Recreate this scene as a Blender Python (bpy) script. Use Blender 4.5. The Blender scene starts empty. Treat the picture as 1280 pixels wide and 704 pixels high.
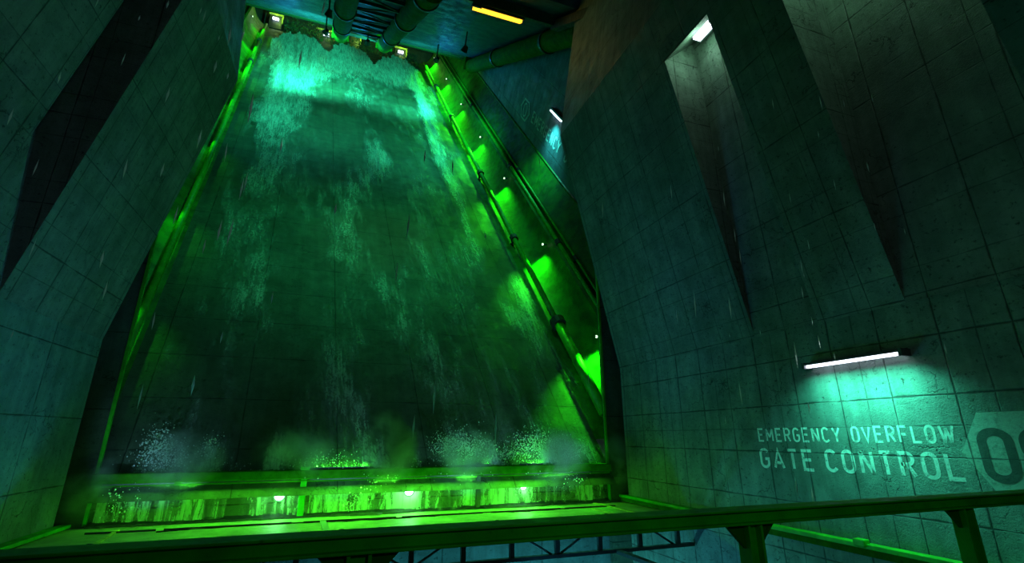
import bpy, math, random
from mathutils import Vector, noise
from math import sin, cos, pi, radians, sqrt, exp
random.seed(7)
S = bpy.context.scene
COL = S.collection
ZC = 8.0                                   # eye height above the pit floor; all coordinates below are relative to the eye
def V(x, y, z): return Vector((x, y, z))

# ------------------------------------------------------------------ chute frame (base line, slope direction, normal)
B = V(0, 19.69, -1.12)
D = V(-.0922, .57485, .81305)
N = V(0, -.8165, .5773)
def CP(s, h, k): return B + V(s, 0, 0) + N*h + D*k
T = CP(14.9, 4.5, 47.7)
D2 = V(-.0738, .81907, .56893)
NC = V(0, .57048, -.82131)
def CE(a, b, c=0): return T + V(a, 0, 0) - D2*b + NC*c
WV = V(-.03784, -.81796, .57403)
WN = V(-.99502, -.02216, -.09717)
def WP(u, v, o=0): return T - D*u + WV*v + WN*o

# ------------------------------------------------------------------ materials
class NT:
    def __init__(s, name):
        s.m = bpy.data.materials.new(name); s.m.use_nodes = True
        s.t = s.m.node_tree; s.t.nodes.clear()
        s.out = s.t.nodes.new('ShaderNodeOutputMaterial')
    def n(s, typ, **kw):
        nd = s.t.nodes.new(typ)
        for k, v in kw.items():
            if k.startswith('i_'):
                nd.inputs[k[2:].replace('_', ' ')].default_value = v
            else: setattr(nd, k, v)
        return nd
    def l(s, a, b): s.t.links.new(a, b)
    def math(s, op, a, b=None, c=None, clamp=False):
        nd = s.t.nodes.new('ShaderNodeMath'); nd.operation = op; nd.use_clamp = clamp
        for i, v in enumerate((a, b, c)):
            if v is None: continue
            if isinstance(v, (int, float)): nd.inputs[i].default_value = v
            else: s.l(v, nd.inputs[i])
        return nd.outputs[0]
    def mix(s, f, a, b):
        nd = s.t.nodes.new('ShaderNodeMix'); nd.data_type = 'RGBA'
        for i, v in ((0, f), (6, a), (7, b)):
            if isinstance(v, (int, float)): nd.inputs[i].default_value = v
            elif isinstance(v, tuple): nd.inputs[i].default_value = v + (1,) if len(v) == 3 else v
            else: s.l(v, nd.inputs[i])
        return nd.outputs[2]
    def uv(s, sx=1, sy=1, sz=1):
        tc = s.n('ShaderNodeTexCoord'); mp = s.n('ShaderNodeMapping')
        mp.inputs['Scale'].default_value = (sx, sy, sz)
        s.l(tc.outputs['UV'], mp.inputs['Vector']); return mp.outputs[0]
    def obj(s, sc=1):
        tc = s.n('ShaderNodeTexCoord'); mp = s.n('ShaderNodeMapping')
        mp.inputs['Scale'].default_value = sc if isinstance(sc, tuple) else (sc, sc, sc)
        s.l(tc.outputs['Object'], mp.inputs['Vector']); return mp.outputs[0]
    def noise(s, vec, scale, detail=4, rough=.55, dist=0):
        nd = s.n('ShaderNodeTexNoise'); nd.inputs['Scale'].default_value = scale
        nd.inputs['Detail'].default_value = detail; nd.inputs['Roughness'].default_value = rough
        nd.inputs['Distortion'].default_value = dist
        s.l(vec, nd.inputs['Vector']); return nd.outputs['Fac']
    def ramp(s, f, a, b, lo=0.0, hi=1.0):
        nd = s.n('ShaderNodeMapRange'); nd.interpolation_type = 'SMOOTHSTEP'
        nd.inputs[1].default_value = a; nd.inputs[2].default_value = b
        nd.inputs[3].default_value = lo; nd.inputs[4].default_value = hi
        s.l(f, nd.inputs[0]); return nd.outputs[0]
    def bsdf(s, color, rough=.6, metal=0, spec=.5, bump=None, bstr=.3, bdist=.02, alpha=None, trans=None):
        p = s.n('ShaderNodeBsdfPrincipled')
        for key, v in (('Base Color', color), ('Roughness', rough), ('Metallic', metal), ('Specular IOR Level', spec), ('Alpha', alpha)):
            if v is None: continue
            if isinstance(v, (int, float)): p.inputs[key].default_value = v
            elif isinstance(v, tuple): p.inputs[key].default_value = v + (1,)
            else: s.l(v, p.inputs[key])
        if bump is not None:
            b = s.n('ShaderNodeBump'); b.inputs['Strength'].default_value = bstr; b.inputs['Distance'].default_value = bdist
            s.l(bump, b.inputs['Height']); s.l(b.outputs[0], p.inputs['Normal'])
        s.l(p.outputs[0], s.out.inputs[0]); return p

def joints(m, w, h, ou, ov, width=.02, strong=True):
    """mask 1 on the joints of a cast concrete panel grid, in metres of UV"""
    tc = m.n('ShaderNodeTexCoord')
    wob = m.n('ShaderNodeTexNoise'); wob.inputs['Scale'].default_value = .8; wob.inputs['Detail'].default_value = 5
    m.l(tc.outputs['UV'], wob.inputs['Vector'])
    sp = m.n('ShaderNodeSeparateXYZ'); m.l(tc.outputs['UV'], sp.inputs[0])
    off = m.math('MULTIPLY', m.math('SUBTRACT', wob.outputs['Fac'], .5), .05)
    wn = m.ramp(m.noise(tc.outputs['UV'], 1.7, 5, .6), .35, .7, .35, 1.5)
    res = None
    for c, p, o in ((sp.outputs[0], w, ou), (sp.outputs[1], h, ov)):
        f = m.math('FRACT', m.math('DIVIDE', m.math('ADD', m.math('SUBTRACT', c, o), off), p))
        d = m.math('MULTIPLY', m.math('MINIMUM', f, m.math('SUBTRACT', 1, f)), p)
        k = m.math('SUBTRACT', 1, m.math('DIVIDE', d, m.math('MULTIPLY', wn, width)), clamp=True)
        res = k if res is None else m.math('MAXIMUM', res, k)
    return res

def concrete(name, col=(.25, .32, .29), w=1.24, h=1.26, ou=.28, ov=.83, rough=.55, jdark=.92, w2=None, jw=.032, coarse=1.0):
    m = NT(name)
    j = joints(m, w, h, ou, ov, jw)
    if w2: j = m.math('MAXIMUM', j, m.math('MULTIPLY', joints(m, w2[0], w2[1], w2[2], w2[3], jw*.7), .7))
    u = m.uv()
    big = m.ramp(m.noise(u, .22, 4, .6), .3, .72, .62, 1.15)
    mid = m.ramp(m.noise(u, 1.6, 8, .7), .3, .7, .72, 1.12)
    strk = m.ramp(m.noise(m.uv(2.6, .16), 1.0, 6, .65), .35, .7, .78, 1.08)
    pits = m.ramp(m.noise(u, 8, 6, .8), .56, .66, 0, .8)
    vor = m.n('ShaderNodeTexVoronoi'); vor.feature = 'DISTANCE_TO_EDGE'; vor.inputs['Scale'].default_value = .55
    wv = m.n('ShaderNodeVectorMath'); wv.operation = 'ADD'
    nt = m.n('ShaderNodeTexNoise'); nt.inputs['Scale'].default_value = 2.5; nt.inputs['Detail'].default_value = 6
    m.l(u, nt.inputs['Vector']); m.l(u, wv.inputs[0]); m.l(nt.outputs['Color'], wv.inputs[1]); m.l(wv.outputs[0], vor.inputs['Vector'])
    crack = m.math('MULTIPLY', m.ramp(vor.outputs['Distance'], 0, .012, .8, 0), m.ramp(m.noise(u, .5, 3), .5, .62))
    dark = m.math('MAXIMUM', m.math('MULTIPLY', j, jdark), m.math('MAXIMUM', pits, crack))
    v = m.math('MULTIPLY', m.math('MULTIPLY', big, mid), strk)
    v = m.math('MULTIPLY', v, m.math('SUBTRACT', 1, dark))
    vv = m.n('ShaderNodeVectorMath'); vv.operation = 'SCALE'; vv.inputs[0].default_value = col; m.l(v, vv.inputs['Scale'])
    hgt = m.math('SUBTRACT', m.math('ADD', m.math('MULTIPLY', m.noise(u, 7*coarse, 7, .7), .6), m.math('MULTIPLY', m.noise(u, 26, 4, .6), .35)),
                 m.math('MULTIPLY', dark, .3))
    m.bsdf(vv.outputs[0], rough=m.ramp(m.noise(u, 1.1, 5), .3, .7, rough-.12, rough+.15), spec=.45, bump=hgt, bstr=.8, bdist=.06)
    return m.m

def paint(name, col, rough=.38, metal=0, spec=.5, wear=.5, var=.35, sc=(1, 1, 1)):
    m = NT(name); o = m.obj(sc)
    f = m.ramp(m.noise(o, 2.2, 7, .65), .32, .7, 1-var, 1.15)
    d = m.ramp(m.noise(o, 9, 6, .7), .6, .72, 0, wear)
    v = m.math('MULTIPLY', f, m.math('SUBTRACT', 1, d))
    vv = m.n('ShaderNodeVectorMath'); vv.operation = 'SCALE'; vv.inputs[0].default_value = col; m.l(v, vv.inputs['Scale'])
    m.bsdf(vv.outputs[0], rough=m.ramp(m.noise(o, 5, 5), .3, .7, rough-.1, rough+.2), metal=metal, spec=spec, bump=m.noise(o, 14, 5), bstr=.2, bdist=.01)
    return m.m

def emit(name, col, strength):
    m = NT(name); e = m.n('ShaderNodeEmission'); e.inputs[0].default_value = col + (1,); e.inputs[1].default_value = strength
    m.l(e.outputs[0], m.out.inputs[0]); return m.m

M = {}
M['conc_right'] = concrete('rain-wet panelled concrete', w2=(2.48, 9, 0.86, .2))
M['conc_butt'] = concrete('buttress concrete', col=(.24, .28, .26), w=1.24, h=2.52, ou=.28, ov=.3, w2=(3.72, 1.26, .6, .9), jw=.026)
M['conc_left'] = concrete('left wall concrete', col=(.2, .3, .3), w=3.2, h=1.9, ou=.3, ov=.5, jw=.03, coarse=.6)
M['conc_bed'] = concrete('spillway bed concrete', col=(.085, .13, .085), w=3.3, h=2.2, rough=.6, jw=.035)
M['conc_far'] = concrete('upper wall concrete', col=(.13, .18, .22), w=4, h=4, jw=.04)
M['conc_dark'] = concrete('dark recess concrete', col=(.1, .13, .1), w=2, h=2.5)
M['green'] = paint('green painted steel', (.03, .5, .01), rough=.5)
M['green_dark'] = paint('weathered green steel', (.028, .15, .003), rough=.8, spec=.12, wear=.6)
M['gutter'] = paint('green coated gutter steel', (.012, .22, .004), rough=.5, var=.6, wear=.6, sc=(.5, .5, .5))
M['steel'] = paint('dark steel', (.05, .06, .06), rough=.45, metal=.3)
M['housing'] = paint('lamp housing metal', (.1, .11, .12), rough=.4, metal=.4)
M['yellow'] = paint('yellow green frame paint', (.55, .6, .12), rough=.5)
M['tube'] = emit('white tube light', (.80, .84, 1.0), 4.5)
M['tube_dim'] = emit('white lamp lens', (.75, .9, 1.0), 5)
M['bulb'] = emit('cyan white bulb', (.62, 1.0, .95), 14)
M['gbulb'] = emit('small gutter bulb', (.6, 1.0, .6), 2.2)
M['orange'] = emit('amber strip light', (1.0, .42, .02), 3.2)

# water sheet: coverage attribute times flow-stretched noise
def water_mat():
    m = NT('white water running down the spillway')
    at = m.n('ShaderNodeAttribute'); at.attribute_name = 'cover'
    at2 = m.n('ShaderNodeAttribute'); at2.attribute_name = 'fine'
    u = m.uv(1.0, .16); u2 = m.uv(4.6, .8); u3 = m.uv(3.0, .75)
    a = m.noise(u, 1.3, 6, .7, .6); b = m.noise(u2, 1.2, 5, .7, .5); c = m.noise(u3, 2.2, 6, .8, 1.0)
    nz = m.math('ADD', m.math('MULTIPLY', a, .5), m.math('ADD', m.math('MULTIPLY', b, .32), m.math('MULTIPLY', c, .30)))
    x = m.math('ADD', nz, m.math('SUBTRACT', at.outputs['Fac'], 1.0))
    al = m.ramp(x, .06, .56)
    spk = m.noise(m.uv(3.0, 2.0), 3.2, 4, .8, .6)
    thin = m.ramp(at.outputs['Fac'], .35, .95, .62, .36)
    al = m.math('MULTIPLY', al, m.ramp(m.math('SUBTRACT', spk, m.math('SUBTRACT', thin, .5)), .38, .56, .25, 1))
    vs = m.ramp(m.math('ADD', m.math('MULTIPLY', m.noise(m.uv(7, .5), 1.4, 5, .7, .3), .6), m.math('MULTIPLY', spk, .45)), .40, .66)
    p = m.bsdf(m.mix(vs, (.10, .24, .18), (.75, .98, .86)), rough=.32, spec=.6, bump=m.math('ADD', b, c), bstr=.7, bdist=.09)
    tr = m.n('ShaderNodeBsdfTransparent'); mx = m.n('ShaderNodeMixShader')
    m.l(al, mx.inputs[0]); m.l(tr.outputs[0], mx.inputs[1]); m.l(p.outputs[0], mx.inputs[2]); m.l(mx.outputs[0], m.out.inputs[0])
    return m.m
M['water'] = water_mat()
def drop_mat():
    m = NT('water drops'); d = m.n('ShaderNodeBsdfDiffuse'); d.inputs[0].default_value = (.85, .95, .95, 1)
    t = m.n('ShaderNodeBsdfTranslucent'); t.inputs[0].default_value = (.85, .95, .95, 1)
    g = m.n('ShaderNodeBsdfGlossy'); g.inputs[1].default_value = .25
    a = m.n('ShaderNodeMixShader'); a.inputs[0].default_value = .5; m.l(d.outputs[0], a.inputs[1]); m.l(t.outputs[0], a.inputs[2])
    b = m.n('ShaderNodeMixShader'); b.inputs[0].default_value = .25; m.l(a.outputs[0], b.inputs[1]); m.l(g.outputs[0], b.inputs[2])
    m.l(b.outputs[0], m.out.inputs[0]); return m.m
M['drop'] = drop_mat()
def leaf_mat():
    m = NT('mossy growth'); o = m.obj(1)
    c = m.mix(m.ramp(m.noise(o, 3, 4), .4, .6), (.03, .07, .02), (.12, .22, .05))
    m.bsdf(c, rough=.7); return m.m
M['leaf'] = leaf_mat()
def letter_mat(name, col, wear=.45):
    m = NT(name); j = joints(m, 1.24, 1.26, .28, .83, .024)
    u = m.uv()
    w = m.ramp(m.noise(u, 6, 8, .82), .50, .62, 0, wear)
    w2 = m.ramp(m.noise(u, 1.2, 5, .7), .5, .75, 0, .45)
    al = m.math('MULTIPLY', m.math('SUBTRACT', 1, m.math('MULTIPLY', j, .85)), m.math('MULTIPLY', m.math('SUBTRACT', 1, w), m.math('SUBTRACT', 1, w2)))
    m.bsdf(col, rough=.55, bump=m.noise(u, 9, 6, .7), bstr=.5, bdist=.03, alpha=al); return m.m
M['letter'] = letter_mat('worn pale stencil paint', (.86, .96, .92), .6)
M['badge'] = letter_mat('worn pale badge paint', (.46, .58, .52), .4)
M['digit'] = letter_mat('dark stencil digit', (.10, .13, .12), .2)
def wet_floor():
    m = NT('wet apron'); u = m.uv()
    v = m.ramp(m.noise(u, .8, 6, .7), .3, .7, .5, 1.1)
    vv = m.n('ShaderNodeVectorMath'); vv.operation = 'SCALE'; vv.inputs[0].default_value = (.5, .62, .3); m.l(v, vv.inputs['Scale'])
    m.bsdf(vv.outputs[0], rough=.42, spec=.6, bump=m.noise(m.uv(1, 2.5), 2.5, 6, .7, .8), bstr=.6, bdist=.08); return m.m
M['apron'] = wet_floor()
def pool():
    m = NT('pit water'); u = m.obj(1)
    m.bsdf((.05, .12, .12), rough=.12, spec=.8, bump=m.noise(u, 1.5, 5), bstr=.5, bdist=.1); return m.m
M['pool'] = pool()

# ------------------------------------------------------------------ mesh builder
class MB:
    def __init__(s): s.v = []; s.f = []; s.uv = []
    def face(s, pts, uv=None):
        i = len(s.v); s.v += [Vector(p) for p in pts]; s.f.append(tuple(range(i, i+len(pts)))); s.uv.append(uv)
        return s
    def box(s, a, b):
        x0, y0, z0 = (min(a[i], b[i]) for i in range(3)); x1, y1, z1 = (max(a[i], b[i]) for i in range(3))
        p = [V(x, y, z) for z in (z0, z1) for y in (y0, y1) for x in (x0, x1)]
        for q in ((0, 2, 3, 1), (4, 5, 7, 6), (0, 1, 5, 4), (2, 6, 7, 3), (0, 4, 6, 2), (1, 3, 7, 5)): s.face([p[k] for k in q])
        return s
    def obox(s, o, ax, ay, az):
        """box from corner o with edge vectors"""
        p = [o + ax*i + ay*j + az*k for k in (0, 1) for j in (0, 1) for i in (0, 1)]
        for q in ((0, 2, 3, 1), (4, 5, 7, 6), (0, 1, 5, 4), (2, 6, 7, 3), (0, 4, 6, 2), (1, 3, 7, 5)): s.face([p[k] for k in q])
        return s
    def prism(s, poly, d):
        d = Vector(d); poly = [Vector(p) for p in poly]; q = [p + d for p in poly]; n = len(poly)
        s.face(poly[::-1]); s.face(q)
        for i in range(n): s.face([poly[i], poly[(i+1) % n], q[(i+1) % n], q[i]])
        return s
    def cyl(s, a, b, r, n=12, r2=None, cap=True):
        a = Vector(a); b = Vector(b); r2 = r if r2 is None else r2
        d = (b-a).normalized(); x = d.orthogonal().normalized(); y = d.cross(x)
        A = [a + (x*cos(2*pi*i/n)+y*sin(2*pi*i/n))*r for i in range(n)]
        Bq = [b + (x*cos(2*pi*i/n)+y*sin(2*pi*i/n))*r2 for i in range(n)]
        for i in range(n): s.face([A[i], A[(i+1) % n], Bq[(i+1) % n], Bq[i]])
        if cap: s.face(A[::-1]); s.face(Bq)
        return s
    def ring(s, a, d, r0, r1, th, n=16):
        a = Vector(a); d = Vector(d).normalized()
        for k in range(1):
            s.cyl(a - d*th/2, a + d*th/2, r1, n)
        return s
    def ball(s, c, r, n=8, m=6, sq=(1, 1, 1)):
        c = Vector(c)
        P = lambda i, j: c + V(sin(pi*j/m)*cos(2*pi*i/n)*r*sq[0], sin(pi*j/m)*sin(2*pi*i/n)*r*sq[1], cos(pi*j/m)*r*sq[2])
        for j in range(m):
            for i in range(n):
                q = [P(i, j), P(i, j+1), P(i+1, j+1), P(i+1, j)]
                if j == 0: q = [q[0], q[1], q[2]]
                elif j == m-1: q = [q[0], q[1], q[3]]
                s.face(q)
        return s
    def build(s, name, mat, parent=None, origin=None, smooth=False, bevel=0, merge=True, label=None):
        me = bpy.data.meshes.new(name)
        o3 = Vector(origin) if origin is not None else V(0, 0, 0)
        base = parent.get('_o') if parent else None
        if parent is not None and base is not None: o3 = Vector(base)
        me.from_pydata([tuple(p - o3) for p in s.v], [], s.f)
        uvl = me.uv_layers.new(name='UVMap')
        li = 0
        for fi, f in enumerate(s.f):
            if s.uv[fi] is not None:
                for k in range(len(f)): uvl.data[li+k].uv = s.uv[fi][k]
            else:
                P = [s.v[i] for i in f]; n = V(0, 0, 0)
                for k in range(len(P)): n += P[k].cross(P[(k+1) % len(P)])
                if n.length < 1e-9: n = V(0, 0, 1)
                n.normalize()
                if abs(n.z) > .95: U = V(1, 0, 0); W = V(0, 1, 0)
                elif abs(n.x) > .6: U = V(0, 1, 0); W = (V(0, 0, 1) - n*n.z).normalized()
                else: U = V(1, 0, 0); W = (V(0, 0, 1) - n*n.z).normalized()
                for k in range(len(f)): uvl.data[li+k].uv = (P[k].dot(U), P[k].dot(W))
            li += len(f)
        if merge:
            import bmesh
            bm = bmesh.new(); bm.from_mesh(me); bmesh.ops.remove_doubles(bm, verts=bm.verts, dist=1e-4)
            bmesh.ops.recalc_face_normals(bm, faces=bm.faces); bm.to_mesh(me); bm.free()
        me.materials.append(mat)
        if smooth:
            for p in me.polygons: p.use_smooth = True
        ob = bpy.data.objects.new(name, me); COL.objects.link(ob)
        if parent is not None:
            ob.parent = parent
        else:
            ob.location = o3 + V(0, 0, ZC); 
        ob['_o'] = tuple(o3)
        if bevel:
            md = ob.modifiers.new('bevel', 'BEVEL'); md.width = bevel; md.segments = 2; md.limit_method = 'ANGLE'
        if label: ob['label'] = label
        return ob

def thing(name, loc, label, cat, group=None):
    o = bpy.data.objects.new(name, None); COL.objects.link(o); o.empty_display_size = .2
    o.location = Vector(loc) + V(0, 0, ZC); o['_o'] = tuple(loc)
    return tag(o, label, cat, group)
def tag(o, label, cat, group=None, kind=None):
    o['label'] = label; o['category'] = cat
    if group: o['group'] = group
    if kind: o['kind'] = kind
    return o
def struct(o, label=None):
    o['kind'] = 'structure'
    if label: o['label'] = label
    return o
def copy_tree(o, off, parent=None):
    c = o.copy(); COL.objects.link(c)
    if parent is None: c.location = o.location + Vector(off); c['_o'] = tuple(Vector(o['_o']) + Vector(off))
    else: c.parent = parent
    for ch in list(o.children): copy_tree(ch, off, c)
    return c

# ------------------------------------------------------------------ SETTING: side walls with leaning buttresses
def wall_side(name, X0, z0, zb, p1, p2, Yf, Yn, slots, mat_low, mat_up, sgn):
    """vertical wall to z0 at X0, face leaning in to p1=(x,z), then back out to p2; far end Yf, near end Yn"""
    low = MB()
    low.face([V(X0, Yf, zb), V(X0, Yn, zb), V(X0, Yn, z0), V(X0, Yf, z0)])
    low.face([V(X0, Yf, zb), V(X0, Yf, z0), V(X0+sgn*6, Yf, z0), V(X0+sgn*6, Yf, zb)])
    w = low.build(name, mat_low)
    struct(w)
    up = MB()
    fx = lambda z: X0 + (p1[0]-X0)*(z-z0)/(p1[1]-z0)
    ys = sorted({Yf, Yn} | {y for sl in slots for y in sl[:2]}, reverse=True)
    for ya, yb in zip(ys, ys[1:]):
        sl = [q for q in slots if q[1] <= yb and q[0] >= ya]
        if not sl:
            up.face([V(X0, ya, z0), V(X0, yb, z0), V(p1[0], yb, p1[1]), V(p1[0], ya, p1[1])])
        else:
            y0, y1, zt, bx, back_top = sl[0][:5]
            if zt < p1[1]:
                up.face([V(fx(zt), ya, zt), V(fx(zt), yb, zt), V(p1[0], yb, p1[1]), V(p1[0], ya, p1[1])])
            # back, cheeks, soffit
            zt2 = back_top
            up.face([V(X0-sgn*.02, ya, z0), V(X0-sgn*.02, yb, z0), V(bx, yb, zt2), V(bx, ya, zt2)])
            for yy in (ya, yb):
                up.face([V(X0, yy, z0), V(bx, yy, zt2), V(fx(zt), yy, zt)])
            up.face([V(fx(zt), ya, zt), V(fx(zt), yb, zt), V(bx, yb, zt2), V(bx, ya, zt2)])
            if len(sl[0]) > 5:
                zk = sl[0][5]; up.face([V(X0, ya, z0), V(X0, yb, z0), V(fx(zk), yb, zk)])
                up.face([V(X0, ya, z0), V(fx(zk), yb, zk), V(fx(zk)+sgn*1.5, yb, zk), V(X0+sgn*1.2, ya, z0)])
        up.face([V(p1[0], ya, p1[1]), V(p1[0], yb, p1[1]), V(p2[0], yb, p2[1]), V(p2[0], ya, p2[1])])
    # far end face
    up.face([V(X0, Yf, z0), V(p1[0], Yf, p1[1]), V(p2[0], Yf, p2[1]), V(X0+sgn*6, Yf, p2[1]), V(X0+sgn*6, Yf, z0)])
    b = up.build(name + '_buttress', mat_up)
    return w, b
wr, br_ = wall_side('wall_right', 12.0, 2.89, -8, (9.4, 14.64), (10.9, 24.6), 19.09, -3,
                    [(11.3, 9.15, 12.75, 11.2, 14.0), (6.95, 3.7, 14.6, 11.75, 15.8)], M['conc_right'], M['conc_butt'], 1)
wl, bl_ = wall_side('wall_left', -7.41, 2.98, -8, (-5.19, 13.93), (-6.0, 24.6), 19.09, -3,
                    [(13.6, 11.8, 13.9, -8.4, 15.2, 6.2)], M['conc_left'], M['conc_butt'], -1)
struct(br_, 'leaning concrete buttress wall with lit slots on the right'); struct(bl_, 'leaning concrete buttress wall with a dark slot on the left')
br_.name = 'wall_right_buttress'; bl_.name = 'wall_left_buttress'

# portal columns between the buttresses and the chute, with thin green corner trims
for X0, X1, tx, nm in ((11.3, 16, 11.3, 'portal_wall'), (-6.8, -13, -6.8, 'portal_wall')):
    o = MB().box((X0, 19.45, -8), (X1, 19.66, 9.5)).build(nm, M['conc_dark']); struct(o)
    s_ = 1 if X0 > 0 else -1
    struct(MB().box((tx-.05*s_, 19.42, -2.6), (tx+.04*s_, 19.52, 9.5)).build('trim_%d' % (1 if s_ > 0 else 2), M['green']))

# ceiling slab, descending toward the viewer, with an edge beam at its far end
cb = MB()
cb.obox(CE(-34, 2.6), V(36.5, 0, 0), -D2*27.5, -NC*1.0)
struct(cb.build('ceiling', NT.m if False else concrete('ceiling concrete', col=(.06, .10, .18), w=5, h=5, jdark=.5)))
struct(MB().obox(CE(-34, 1.7, -.5), V(34, 0, 0), -D2*1.0, NC*.55).build('trim_3', paint('dark ceiling edge steel', (.008, .05, .003), rough=.7)))
# upper side wall above the chute flank (carries far lettering)
uw = MB(); P = [WP(-3, 0), WP(50, 0), WP(50, 0) - D2*30, WP(-3, 0) - D2*46]
def wuv(u, v): return (u, v)
uw.face([WP(-6, 0), WP(52, 0), WP(52, 32), WP(-6, 32)], [(-6, 0), (52, 0), (52, 32), (-6, 32)])
wf = struct(uw.build('wall_upper', M['conc_far'], merge=False))
# back wall above the lip
struct(MB().box((-22, 58.5, 42), (14, 59.5, 60)).build('wall_back', M['conc_dark']))
# pit back wall and pit floor
struct(MB().box((-13, 19.75, -8), (16, 20.2, -2.5)).build('wall_pit', M['conc_far']))
struct(MB().box((-7.4, -3, -8.3), (12, 20, -8)).build('floor', M['pool']))

# chute bed
bed = MB(); ns, nk = 24, 60
for i in range(ns):
    for j in range(nk):
        s0, s1 = -7.1 + 18.5*i/ns, -7.1 + 18.5*(i+1)/ns; k0, k1 = -1 + 62*j/nk, -1 + 62*(j+1)/nk
        bed.face([CP(s0, 0, k0), CP(s1, 0, k0), CP(s1, 0, k1), CP(s0, 0, k1)], [(s0, k0), (s1, k0), (s1, k1), (s0, k1)])
struct(bed.build('chute_bed', M['conc_bed'], smooth=True), 'sloping concrete bed of the spillway')
# curved gutters and flanges on both sides
def flank(prof, name):
    g = MB(); nk = 30; L = 0; us = [0]
    for a, b in zip(prof, prof[1:]): L += math.dist(a, b); us.append(L)
    for i in range(len(prof)-1):
        for j in range(nk):
            k0, k1 = 1.2 + 60.3*j/nk, 1.2 + 60.3*(j+1)/nk
            a, b = prof[i], prof[i+1]
            g.face([CP(a[0], a[1], k0), CP(b[0], b[1], k0), CP(b[0], b[1], k1), CP(a[0], a[1], k1)], [(us[i], k0), (us[i+1], k0), (us[i+1], k1), (us[i], k1)])
    o = g.build(name, M['gutter'], smooth=True)
    md = o.modifiers.new('es', 'EDGE_SPLIT'); md.split_angle = radians(35)
    return struct(o)
prR = [(11.4 + 1.9*sin(t*pi/2/10), 2.05*(1-cos(t*pi/2/10))) for t in range(11)]
prR += [(13.3, 2.3), (13.42, 2.42), (13.55, 2.42), (13.6, 2.2), (13.85, 2.2), (13.9, 2.6), (14.0, 2.7), (14.85, 4.4), (14.8, 4.55), (14.95, 4.62), (15.2, 4.5)]
flank(prR, 'chute_gutter')
prL = [(-7.1 - 1.6*sin(t*pi/2/10), 2.05*(1-cos(t*pi/2/10))) for t in range(11)]
prL += [(-8.7, 2.3), (-8.85, 2.42), (-8.97, 2.2), (-9.2, 2.2), (-9.3, 2.7), (-10.2, 4.4), (-10.4, 4.5)]
flank(prL, 'chute_gutter')

# sill across the chute foot, lamp wall and apron
struct(MB().box((-6.8, 19.15, -1.42), (11.3, 19.9, -1.12)).box((-6.8, 19.3, -1.52), (11.3, 19.8, -1.42)).build('trim_4', M['green_dark'], bevel=.03), 'green steel sill across the foot of the spillway')
lw = MB().box((-6.8, 19.5, -2.7), (11.3, 19.8, -1.45)); struct(lw.build('wall_sill', concrete('wet sill wall', col=(.06, .10, .05), w=4.4, h=3, ou=3.6, rough=.3)))
ap = MB()
nx, ny = 60, 14
for i in range(nx):
    for j in range(ny):
        x0, x1 = -7.4 + 19.4*i/nx, -7.4 + 19.4*(i+1)/nx; y0, y1 = 15.3 + 4.3*j/ny, 15.3 + 4.3*(j+1)/ny
        ap.face([V(x0, y0, -2.65), V(x1, y0, -2.65), V(x1, y1, -2.65), V(x0, y1, -2.65)])
ap.box((-7.4, 15.3, -2.9), (12, 19.6, -2.66))
struct(ap.build('apron', M['apron'], smooth=False), 'wet apron slab below the spillway sill')
# dark wet tide line along the foot of the lamp wall
tl = MB(); pr = None
for i in range(181):
    x = -6.7 + 17.9*i/180
    y = 19.42 - .35*noise.noise(V(x*.35, 1, 0)) - .12*noise.noise(V(x*2.3, 4, 0)) - .05*noise.noise(V(x*9, 4, 0))-.12
    w = .10 + .09*noise.noise(V(x*3.1, 9, 0)) + .05*noise.noise(V(x*11, 2, 0))
    c = (V(x, y-w*.6, -2.64), V(x, y-w*.4, -2.59), V(x, y+w*.6, -2.56), V(x, 19.5, -2.5))
    if pr: 
        for q in range(3): tl.face([pr[q], c[q], c[q+1], pr[q+1]])
    pr = c
tag(tl.build('silt_bank', M['steel']), 'thin dark wavy line of silt along the foot of the lamp wall', 'silt', kind='stuff')
tl = MB(); pr = None
for i in range(181):
    x = -4.5 + 14*i/180
    y = 18.1 - .5*noise.noise(V(x*.3, 3, 0)) - .14*noise.noise(V(x*2.1, 14, 0)) - .07*noise.noise(V(x*8, 4, 0))
    w = .03 + .03*noise.noise(V(x*2.1, 19, 0))
    c = (V(x, y-w, -2.645), V(x, y, -2.61), V(x, y+w, -2.645))
    if pr:
        for q in range(2): tl.face([pr[q], c[q], c[q+1], pr[q+1]])
    pr = c
tag(tl.build('silt_line', M['steel']), 'hair-thin dark ripple line of silt out on the bright apron', 'silt', kind='stuff')

# ------------------------------------------------------------------ sill wall posts and lamps
g = 'posts dividing the sill wall'
for x, lb, w in ((-.78, 'green steel post on the sill wall between the left and middle round lamps', .2), (5.5, 'dark rusted post on the sill wall between the middle and right round lamps', .17)):
    t = thing('sill_post', (x, 19.4, -2.65), lb, 'post', g)
    MB().box((x-w/2, 19.3, -2.65), (x+w/2, 19.5, -1.1)).build('shaft', M['green'] if x < 0 else M['steel'], t, bevel=.02)
    MB().box((x-w*.75, 19.1, -1.12), (x+w*.75, 19.5, -1.02)).build('cap', M['green'] if x < 0 else M['steel'], t, bevel=.02)
LX = (-1.5, 2.86, 7.37)
for x, lb in zip(LX, ('glowing round lamp on the sill wall, leftmost of three', 'glowing round lamp on the sill wall, middle of three', 'glowing round lamp on the sill wall, rightmost of three and smallest')):
    t = thing('bulkhead_lamp', (x, 19.5, -1.93), lb, 'lamp', 'round lamps on the sill wall')
    r = .15 if x < 7 else .11
    MB().cyl((x, 19.5, -1.93), (x, 19.4, -1.93), r*1.35, 20).build('housing', M['housing'], t)
    MB().ball((x, 19.38, -1.93), r, 16, 10, (1, .6, 1)).build('lens', M['bulb'], t, smooth=True)

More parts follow.
